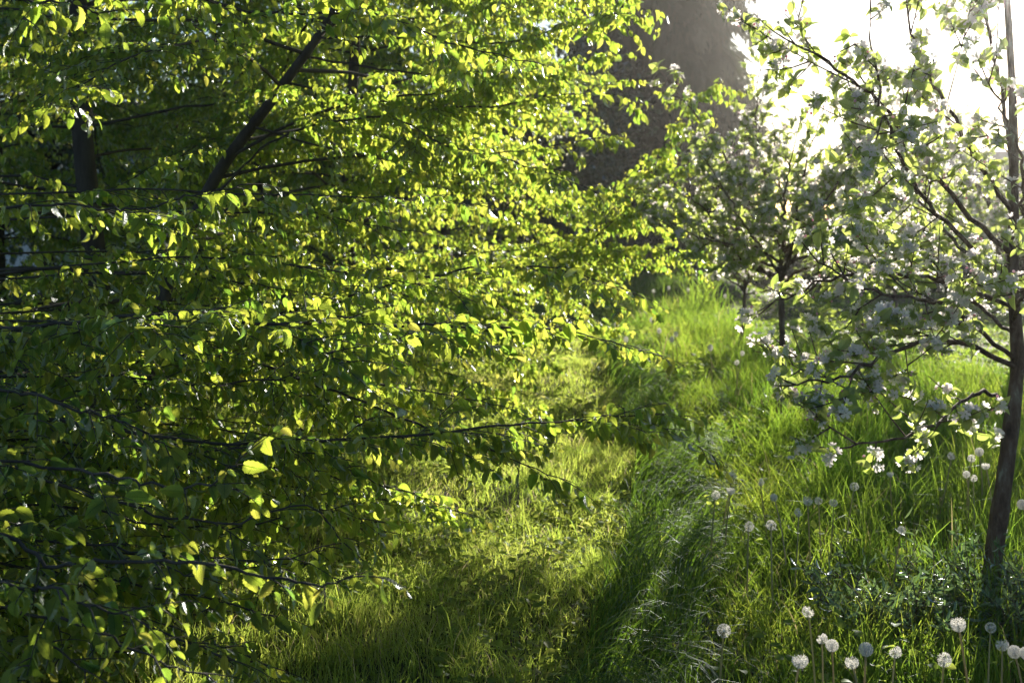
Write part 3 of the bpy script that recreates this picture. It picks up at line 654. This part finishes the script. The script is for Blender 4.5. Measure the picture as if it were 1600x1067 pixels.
DL = [
 (1497, 974, 28, 2, 'largest dandelion clock, tall and flat bottomed, by the foot of the near apple tree'),
 (1300, 1008, 26, 0, 'round dandelion clock in front of its ragged neighbour at the bottom of the meadow'),
 (1284, 997, 22, 1, 'half blown dandelion clock just behind the round one at the bottom'),
 (1353, 1014, 24, 0, 'lone perfectly round dandelion clock at the bottom, right of the touching pair'),
 (1250, 1031, 22, 2, 'leftmost half sphere dandelion clock at the bottom edge of the meadow'),
 (1331, 1034, 20, 1, 'half blown dandelion leaning just below the lone round clock'),
 (1399, 1018, 20, 3, 'ragged nearly bare dandelion right of the lone round clock'),
 (1475, 1030, 20, 3, 'ragged dandelion in the shade left below the largest clock'),
 (1548, 980, 18, 3, 'dim ragged dandelion right of the largest clock'),
 (1566, 1007, 19, 1, 'half blown dandelion near the lower right corner beside two round ones'),
 (1585, 1018, 19, 0, 'round dandelion clock in the lower right corner'),
 (1603, 1020, 20, 0, 'dandelion clock cut off by the right edge in the lower corner'),
 (1263, 955, 17, 3, 'ragged dandelion with a long pale stem above the touching pair'),
 (1409, 828, 18, 1, 'dandelion clock glowing at the left end of the shrub twigs'),
 (1209, 777, 18, 0, 'brightest dandelion clock in the middle of the meadow'),
 (1262, 782, 14, 1, 'left one of two adjoining clocks right of the brightest middle dandelion'),
 (1279, 782, 12, 3, 'right ragged one of two adjoining clocks in the middle meadow'),
 (1205, 820, 12, 3, 'small ragged dandelion below the brightest middle clock'),
 (1145, 742, 14, 1, 'upper clock of the close pair at the left meadow edge'),
 (1142, 766, 14, 2, 'lower clock of the close pair at the left meadow edge'),
 (1118, 773, 12, 3, 'small dandelion clock left of the close pair, nearest the path'),
 (1188, 753, 12, 3, 'faint dandelion clock between the close pair and the brightest middle one'),
 (1391, 740, 15, 2, 'clock below the lowest blossom bough, alone in the sunlit grass'),
 (1510, 741, 13, 0, 'round clock in sunlit grass left of the near apple trunk'),
 (1521, 747, 10, 3, 'tiny ragged clock touching the round one left of the near trunk'),
 (1530, 706, 15, 0, 'upper bright clock of the cluster left of the near trunk'),
 (1518, 716, 13, 1, 'lower bright clock of the cluster left of the near trunk'),
 (1540, 727, 12, 2, 'clock nearest the trunk in the bright cluster'),
 (1487, 712, 10, 3, 'small clock left of the bright cluster by the near trunk'),
 (1597, 788, 15, 0, 'bright clock right of the near apple trunk at the frame edge'),
 (1302, 785, 10, 3, 'dim small clock right of the adjoining pair'),
 (1248, 800, 9, 3, 'dim small clock below the adjoining pair'),
 (1170, 822, 10, 3, 'dim small clock halfway down the left of the meadow'),
 (1335, 760, 9, 3, 'dim tiny clock in the middle meadow left of the lone sunlit one'),
 (1131, 985, 12, 3, 'ragged clock low at the left edge of the long grass'),
 (1160, 552, 10, 0, 'taller one of two clocks before the shaded grass of the mound'),
 (1151, 566, 9, 1, 'shorter one of two clocks before the shaded grass of the mound'),
]
for a in DL: put_dandelion(*a)
far = [(1008, 470), (1021, 455), (1045, 450), (1056, 522), (1030, 517), (963, 508), (1075, 453), (1092, 455), (1133, 463), (1018, 500), (978, 530), (1050, 530), (1110, 543), (1243, 560), (1218, 548)]
FL_ = ['left of the low mound, by the hornbeam tips', 'on the crest of the mound at its left end', 'on the crest between the two humps of the mound', 'in the bright grass below the mound, middle of the row',
 'in the bright grass below the mound, left of the lower row', 'just right of the lowest hornbeam tips below the mound', 'on top of the higher hump of the mound', 'on top of the mound beside the tall grass clump', 'at the right end of the mound by the small apple trunk',
 'in the shadow at the left foot of the mound', 'at the left border of the bright far grass', 'in the bright far grass straight below the mound', 'at the border of light and shade below the tall grass clump', 'right of the slender apple trunk', 'touching the slender apple trunk']
for k, (px, py) in enumerate(far):
    root, _ = protos[0]; d = {True: 19., False: 13.}[py < 475]; d = d if py < 540 else 10.5
    p = at(px, py, d)
    for _ in range(60):
        hh = p[2] - float(gz(p[0], p[1]))
        if hh > .52: d *= 1.02
        elif hh < .38: d *= .98
        p = at(px, py, d)
    o = root.copy(); COL.objects.link(o)
    for ch in list(root.children): c = ch.copy(); COL.objects.link(c); c.parent = o
    o.location = p; o.scale = (.95, .95, 1.3)
    tag(o, 'tiny far dandelion ' + FL_[k], 'dandelion', 'distant dandelions around the mound')

# ------------------------------------------------------------------ shrub at the foot of the near apple tree
def shrub(name, label, px, d, n, h, tp, ll, m, mb_mat, spread=.25, cat='shrub', arch=.9):
    b = at(px, 960, d); b[2] = float(gz(b[0], b[1])); T = empty(name, tuple(b)); tag(T, label, cat)
    w = MB(); lf = MB()
    S_ = b + np.stack([rng.normal(0, spread * .4, n), rng.normal(0, spread * .4, n), np.zeros(n)], -1)
    a = rng.uniform(0, 6.283, n); D = nrm(np.stack([np.cos(a) * arch, np.sin(a) * arch, rng.uniform(.6, 1.4, n)], -1)); L = h * rng.uniform(.6, 1.2, n); dr = rng.uniform(.1, .5, n)
    k = np.repeat(np.arange(n), 5); t = rng.uniform(.3, .9, len(k)); S2 = twig_pos(S_[k], D[k], L[k], dr[k], t); D2 = nrm(D[k] + rng.normal(0, .6, (len(k), 3))); L2 = L[k] * rng.uniform(.2, .4, len(k))
    twig_tubes(w, S_, D, L, dr, .005, .002, 6, 5); twig_tubes(w, S2, D2, L2, np.zeros(len(k)), .0025, .001, 3, 3)
    w.build('stem', mb_mat, T, loc=b)
    A_ = (np.vstack([S_, S2]), np.vstack([D, D2]), np.append(L, L2), np.append(dr, np.zeros(len(k))))
    q = np.repeat(np.arange(len(A_[2])), np.maximum(3, (A_[2] / .016).astype(int))); t = rng.uniform(.1, 1, len(q)); P = twig_pos(A_[0][q], A_[1][q], A_[2][q], A_[3][q], t)
    add_leaves(lf, tp, P, A_[1][q] * .6 + rng.normal(0, .6, (len(q), 3)), rng.normal(0, 1, (len(q), 3)), ll * rng.uniform(.5, 1.3, len(q)), rng.uniform(0, 1, len(q)))
    lf.build('foliage', m, T, loc=b)
shrub('low_shrub', 'low grey green twiggy shrub left of the foot of the near apple trunk', 1445, 4.35, 42, .44, THIN, .045, M_BLUE, M_ABARK)
shrub('low_shrub', 'low grey green twiggy shrub right of the foot of the near apple trunk', 1610, 4.3, 36, .44, THIN, .045, M_BLUE, M_ABARK)
shrub('low_shrub', 'small dull green shrub in the shade under the slender apple tree', 1290, 8.6, 26, .36, THIN, .06, M_BLUE, M_ABARK, spread=.5)

# ------------------------------------------------------------------ haze
m_, t_ = mat('air'); pv = nd(t_, 'ShaderNodeVolumePrincipled'); pv.inputs['Density'].default_value = .0014; pv.inputs['Color'].default_value = (.97, .96, .95, 1); pv.inputs['Anisotropy'].default_value = .95  # forward scattering air, added to imitate veiling glare near the sun
t_.links.new(pv.outputs[0], nd(t_, 'ShaderNodeOutputMaterial').inputs['Volume'])
hz = MB(); hz.add([[a, b, c] for c in (-1.5, 15) for b in (-6, 40) for a in (-22, 24)], [[0, 2, 3, 1], [4, 5, 7, 6], [0, 1, 5, 4], [2, 6, 7, 3], [0, 4, 6, 2], [1, 3, 7, 5]])
tag(hz.build('glare_haze', m_, smooth=False), 'thin air volume added to imitate lens glare around the low sun', 'glare_haze', kind='stuff')
# ------------------------------------------------------------------ background
def crown(mb, tpls, c, rad, n, size, droop=0., dirup=0., shape=None, lump=1.0, seed=0):
    """leaf clumps in the volume of an uneven crown, outward facing"""
    th = rng.uniform(0, 6.283, n); zz = rng.uniform(-1, 1, n); r = rng.beta(4, 1.4, n) 
    s = np.sqrt(1 - zz ** 2); U = np.stack([np.cos(th) * s, np.sin(th) * s, zz], -1)
    l = 1 + .28 * lump * (vnoise(th * 1.3 + 7, zz * 2.5, 1.6, seed) - .5) * 2 + .15 * lump * (vnoise(th * 4, zz * 7, 1.5, seed + 1) - .5)
    P = np.array(c) + U * np.array(rad) * (r * l)[:, None]
    D = U * .7 + rng.normal(0, .5, (n, 3)); D[:, 2] -= droop
    add_leaves(mb, tpls, P, D, rng.normal(0, 1, (n, 3)) + [0, 0, .6], size * rng.uniform(.6, 1.4, n), np.clip(rng.normal(.45, .28, n), 0, 1))
# conifer: tall dark, drooping sprays
box_c = variants(3, 3, lambda v: .40 * math.sin(math.pi * (v * .9 + .05)) ** .5, [(.1, .3, 0), (.2, .5, .3)])
cp = at(1042, 340, 27); T = empty('conifer_tree', (cp[0], cp[1], 0)); tag(T, 'tall dark conifer with drooping sprays rising behind the orchard', 'tree')
tr = MB(); tube(tr, [[cp[0], cp[1], -.1], [cp[0] + .1, cp[1], 7], [cp[0], cp[1], 14]], [.4, .28, .05], 12); tr.build('trunk', M_BARK, T, loc=np.array([cp[0], cp[1], 0]))
mb = MB(); nar = variants(3, 4, lambda v: .12 * math.sin(math.pi * (v * .9 + .07)) ** .6, [(.3, .6, .3), (.5, -.5, -.3)])
n2 = 9000; z2 = rng.uniform(1.2, 13.6, n2); t2 = rng.uniform(0, 6.283, n2)
RC = lambda z: 1.9 * np.clip(1.12 - (z / 15) ** 2.2, .05, 1.2) * np.clip(.65 + z / 6, 0, 1)
r2 = RC(z2) * .66 * rng.uniform(.7, 1, n2)
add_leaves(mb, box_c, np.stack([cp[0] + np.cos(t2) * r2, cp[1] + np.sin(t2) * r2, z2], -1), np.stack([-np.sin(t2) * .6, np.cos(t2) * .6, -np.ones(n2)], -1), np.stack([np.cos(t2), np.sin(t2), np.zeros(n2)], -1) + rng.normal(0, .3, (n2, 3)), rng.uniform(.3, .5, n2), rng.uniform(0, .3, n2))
for k in range(430):                                   # drooping branch ends, each a hanging fan of sprays
    z0 = rng.uniform(1.6, 13.8); t0 = rng.uniform(0, 6.283); R0 = RC(z0) * rng.uniform(.66, 1.2); m = 120; q0 = rng.uniform(0, .75) ** 1.4  # q0: tone per branch, painted in where self-shading gives little contrast
    L0 = rng.uniform(.6, 1.6); a_ = rng.random(m); wd_ = rng.normal(0, .20, m) * (1.15 - a_)
    rad_ = R0 * (.55 + .45 * a_ ** .5) + rng.normal(0, .05, m); tt_ = t0 + wd_ / R0 * 1.2
    zz_ = z0 + .25 * a_ - L0 * a_ ** 2.2 - np.abs(wd_) * .7 + rng.normal(0, .05, m)
    D_ = np.stack([np.cos(tt_) * .5, np.sin(tt_) * .5, -.3 - 1.3 * a_], -1) + rng.normal(0, .15, (m, 3))
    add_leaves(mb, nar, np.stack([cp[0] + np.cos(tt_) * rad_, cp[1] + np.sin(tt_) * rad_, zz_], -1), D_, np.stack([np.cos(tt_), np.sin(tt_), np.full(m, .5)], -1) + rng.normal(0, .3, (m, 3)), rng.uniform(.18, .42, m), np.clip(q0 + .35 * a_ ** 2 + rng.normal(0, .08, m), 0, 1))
mb.build('crown', M_CONIF, T, loc=np.array([cp[0], cp[1], 0]))

box_l = variants(3, 3, lambda v: .34 * math.sin(math.pi * (v * .9 + .05)) ** .5, [(.3, .3, 0), (.2, .8, .3)])
def bushes(name, cat, label, c, rad, n, size, m=M_HEDGE, tr_r=.06, group=None):
    c = np.array(c, float); T = empty(name, (c[0], c[1], float(gz(c[0], c[1])))); tag(T, label, cat, group)
    w = MB(); b = np.array([c[0], c[1], float(gz(c[0], c[1]))])
    tube(w, spline([b - [0, 0, .05], b * .5 + c * .5 + rng.normal(0, .05, 3), c], 10), np.linspace(tr_r, tr_r * .4, 10), 8)
    for k in range(7):
        a = k * .9; e = c + np.array([math.cos(a), math.sin(a), rng.uniform(.2, .8)]) * np.array(rad) * .8; tube(w, spline([b * .35 + c * .65, (c + e) / 2 + rng.normal(0, .05, 3), e], 8), np.linspace(tr_r * .5, tr_r * .12, 8), 6)
    w.build('trunk', M_BARK, T, loc=b)
    mb = MB(); crown(mb, box_l, c, rad, n, size, droop=.3, seed=int(abs(c[0]) * 7)); mb.build('crown', m, T, loc=c)
def gp(px, d): p = at(px, 340, d); return p[0], p[1]
BG = [
 ('shrub', 'shrub', 'dark round shrub at the end of the path, left of the small apple tree', gp(1035, 25), .9, (1.2, .8, .95), 6000, .075),
 ('shrub', 'shrub', 'dark shrub at the end of the path, nearest the hornbeam tips', gp(925, 26), .9, (1.3, .8, .95), 6000, .075),
 ('shrub', 'shrub', 'dark shrub behind the small apple tree at the foot of the conifer', gp(1135, 27), .8, (1.3, .8, .85), 6000, .075),
 ('shrub', 'shrub', 'low shrub behind the slender apple tree trunk', gp(1240, 27), .7, (1.5, .8, .8), 6000, .075),
 ('shrub', 'shrub', 'shrub in front of the grey wall, left of the shed', gp(1350, 25), .75, (1.0, .7, .85), 5000, .07),
 ('shrub', 'shrub', 'shrub close to the shed wall on its left side', gp(1468, 24), .8, (.8, .6, .9), 5000, .07),
 ('broadleaf_tree', 'tree', 'dark spreading tree added past the shed to shade the lawn, cut off by the right edge', gp(1700, 28), 1.7, (2.6, 1.3, 1.7), 12000, .1),  # added to cast shade on the lawn
 ('small_tree', 'tree', 'small brownish tree with a round crown above the shed roof line', gp(1405, 27), 1.9, (1.15, .9, .9), 7000, .085),
 ('broadleaf_tree', 'tree', 'dark broadleaf tree right in front of the white house', gp(70, 19), 3.0, (2.0, 1.4, 2.3), 9000, .11),
 ('broadleaf_tree', 'tree', 'dark broadleaf tree behind the far hornbeams on the left', gp(640, 24), 3.2, (2.6, 1.8, 3.0), 16000, .12),
 ('broadleaf_tree', 'tree', 'dark broadleaf tree behind the hornbeams, right of the white house', gp(420, 26), 3.0, (2.6, 1.8, 2.8), 14000, .12),
 ('broadleaf_tree', 'tree', 'dark broadleaf tree overlapping the left side of the conifer', gp(850, 25), 2.6, (2.2, 1.6, 2.6), 14000, .11),
]
for nm, cat, lab, (x, y), zc, rad, n, sz in BG: bushes(nm, cat, lab, (x, y, zc), rad, n, sz, tr_r=.14 if 'tree' in nm else .05)

def box(mb, x0, x1, y0, y1, z0, z1):
    V = [[x, y, z] for z in (z0, z1) for y in (y0, y1) for x in (x0, x1)]
    mb.add(V, [[0, 1, 3, 2], [4, 6, 7, 5], [0, 4, 5, 1], [2, 3, 7, 6], [0, 2, 6, 4], [1, 5, 7, 3]])
def part(name, m, parent, *boxes):
    mb = MB()
    for b in boxes: box(mb, *b)
    c = np.array([(boxes[0][0] + boxes[0][1]) / 2, boxes[0][2], boxes[0][4]])
    return mb.build(name, m, parent, smooth=False, loc=c)
# shed
x, y = gp(1500, 25); T = empty('garden_shed', (x + 1.3, y, 0)); tag(T, 'dark brown wooden garden shed with pitched roof behind the near apple tree', 'shed')
boards = [(x + k * .15, x + k * .15 + .145, y, y + 2.4, 0, 2.05) for k in range(20)]
wl = part('wall', M_SHED, T, *boards)
dr_ = part('door', M_SHED, T, (x + .9, x + 1.7, y - .035, y - .004, .05, 1.85)); part('handle', M_ROOFG, dr_, (x + 1.58, x + 1.62, y - .07, y - .036, .9, 1.05))
wd = part('window', M_WOOD, T, (x + 2.0, x + 2.7, y - .03, y - .004, 1.1, 1.1 + .06), (x + 2.0, x + 2.7, y - .03, y - .004, 1.6, 1.66), (x + 2.0, x + 2.05, y - .03, y - .004, 1.161, 1.599), (x + 2.65, x + 2.7, y - .03, y - .004, 1.161, 1.599))
part('pane', M_GLASS, wd, (x + 2.051, x + 2.649, y - .014, y - .004, 1.161, 1.599))
mb = MB(); yr = y + 1.2
for s, ya in ((1, y - .2), (-1, y + 2.6)):
    V = []
    for zoff in (0, -.06):
        V += [[x - .2, ya, 2.06 + zoff], [x + 3.2, ya, 2.06 + zoff], [x + 3.2, yr, 2.85 + zoff], [x - .2, yr, 2.85 + zoff]]
    mb.add(V, [[0, 1, 2, 3], [7, 6, 5, 4], [0, 4, 5, 1], [2, 6, 7, 3], [1, 5, 6, 2], [0, 3, 7, 4]])
mb.add([[x, y + .01, 2.0], [x, y + 2.39, 2.0], [x, yr, 2.78], [x + .06, y + .01, 2.0], [x + .06, y + 2.39, 2.0], [x + .06, yr, 2.78]], [[0, 2, 1], [3, 4, 5]])
mb.build('roof', M_ROOFG, T, smooth=False, loc=np.array([x, y, 2.0]))
# grey garden wall
x, y = gp(1250, 28.5); x2, _ = gp(1492, 28.5); mb = MB(); box(mb, x, x2, y, y + .2, 0, 1.05); box(mb, x - .03, x2 + .03, y - .03, y + .23, 1.05, 1.12)
tag(mb.build('garden_wall', M_GREY, smooth=False, loc=np.array([x, y, 0])), 'low grey rendered garden wall running behind the shrubs to the shed', 'wall')
# wooden fence behind the end of the path
x, y = gp(860, 30); x2, _ = gp(1245, 30); T = empty('board_fence', (x, y, 0)); tag(T, 'dark wooden board fence closing the garden behind the path', 'fence')
part('board_panel', M_SHED, T, *[(x + k * .14, x + k * .14 + .132, y, y + .02, .02, 1.25 + .02 * (k % 3)) for k in range(int((x2 - x) / .14))])
for k in range(4):
    xx = x + (x2 - x) * k / 3.05; part('post', M_WOOD, T, (xx, xx + .1, y + .021, y + .12, 0, 1.35))
# white house, far left
x0, y0 = gp(-160, 24); x1, _ = gp(250, 24); T = empty('white_house', ((x0 + x1) / 2, y0, 0)); tag(T, 'white rendered house with red tiled roof glimpsed through the leaves at the far left', 'house')
part('wall', M_WHITE, T, (x0, x1, y0, y0 + 6, 0, 3.1))
for k in range(3):
    xx = x0 + .7 + k * 1.7; w = part('window', M_WOOD, T, (xx, xx + .9, y0 - .05, y0 - .004, 1.0, 1.06), (xx, xx + .9, y0 - .05, y0 - .004, 2.2, 2.26), (xx, xx + .06, y0 - .05, y0 - .004, 1.061, 2.199), (xx + .84, xx + .9, y0 - .05, y0 - .004, 1.061, 2.199))
    part('pane', M_GLASS, w, (xx + .061, xx + .839, y0 - .02, y0 - .004, 1.061, 2.199))
mb = MB()
for ya, yb in ((y0 - .4, y0 + 3), (y0 + 6.4, y0 + 3)):
    V = []
    for zo in (0, -.15): V += [[x0 - .3, ya, 3.16 + zo], [x1 + .3, ya, 3.16 + zo], [x1 + .3, yb, 3.95 + zo], [x0 - .3, yb, 3.95 + zo]]
    mb.add(V, [[0, 1, 2, 3], [7, 6, 5, 4], [0, 4, 5, 1], [2, 6, 7, 3], [1, 5, 6, 2], [0, 3, 7, 4]])
rf = mb.build('roof', M_TILE, T, smooth=False, loc=np.array([x0, y0, 3.1])); part('chimney', M_TILE, rf, (x0 + 2, x0 + 2.6, y0 + 2.4, y0 + 3, 3.6, 4.4))
print('faces', sum(len(o.data.polygons) for o in S.objects if o.type == 'MESH'))
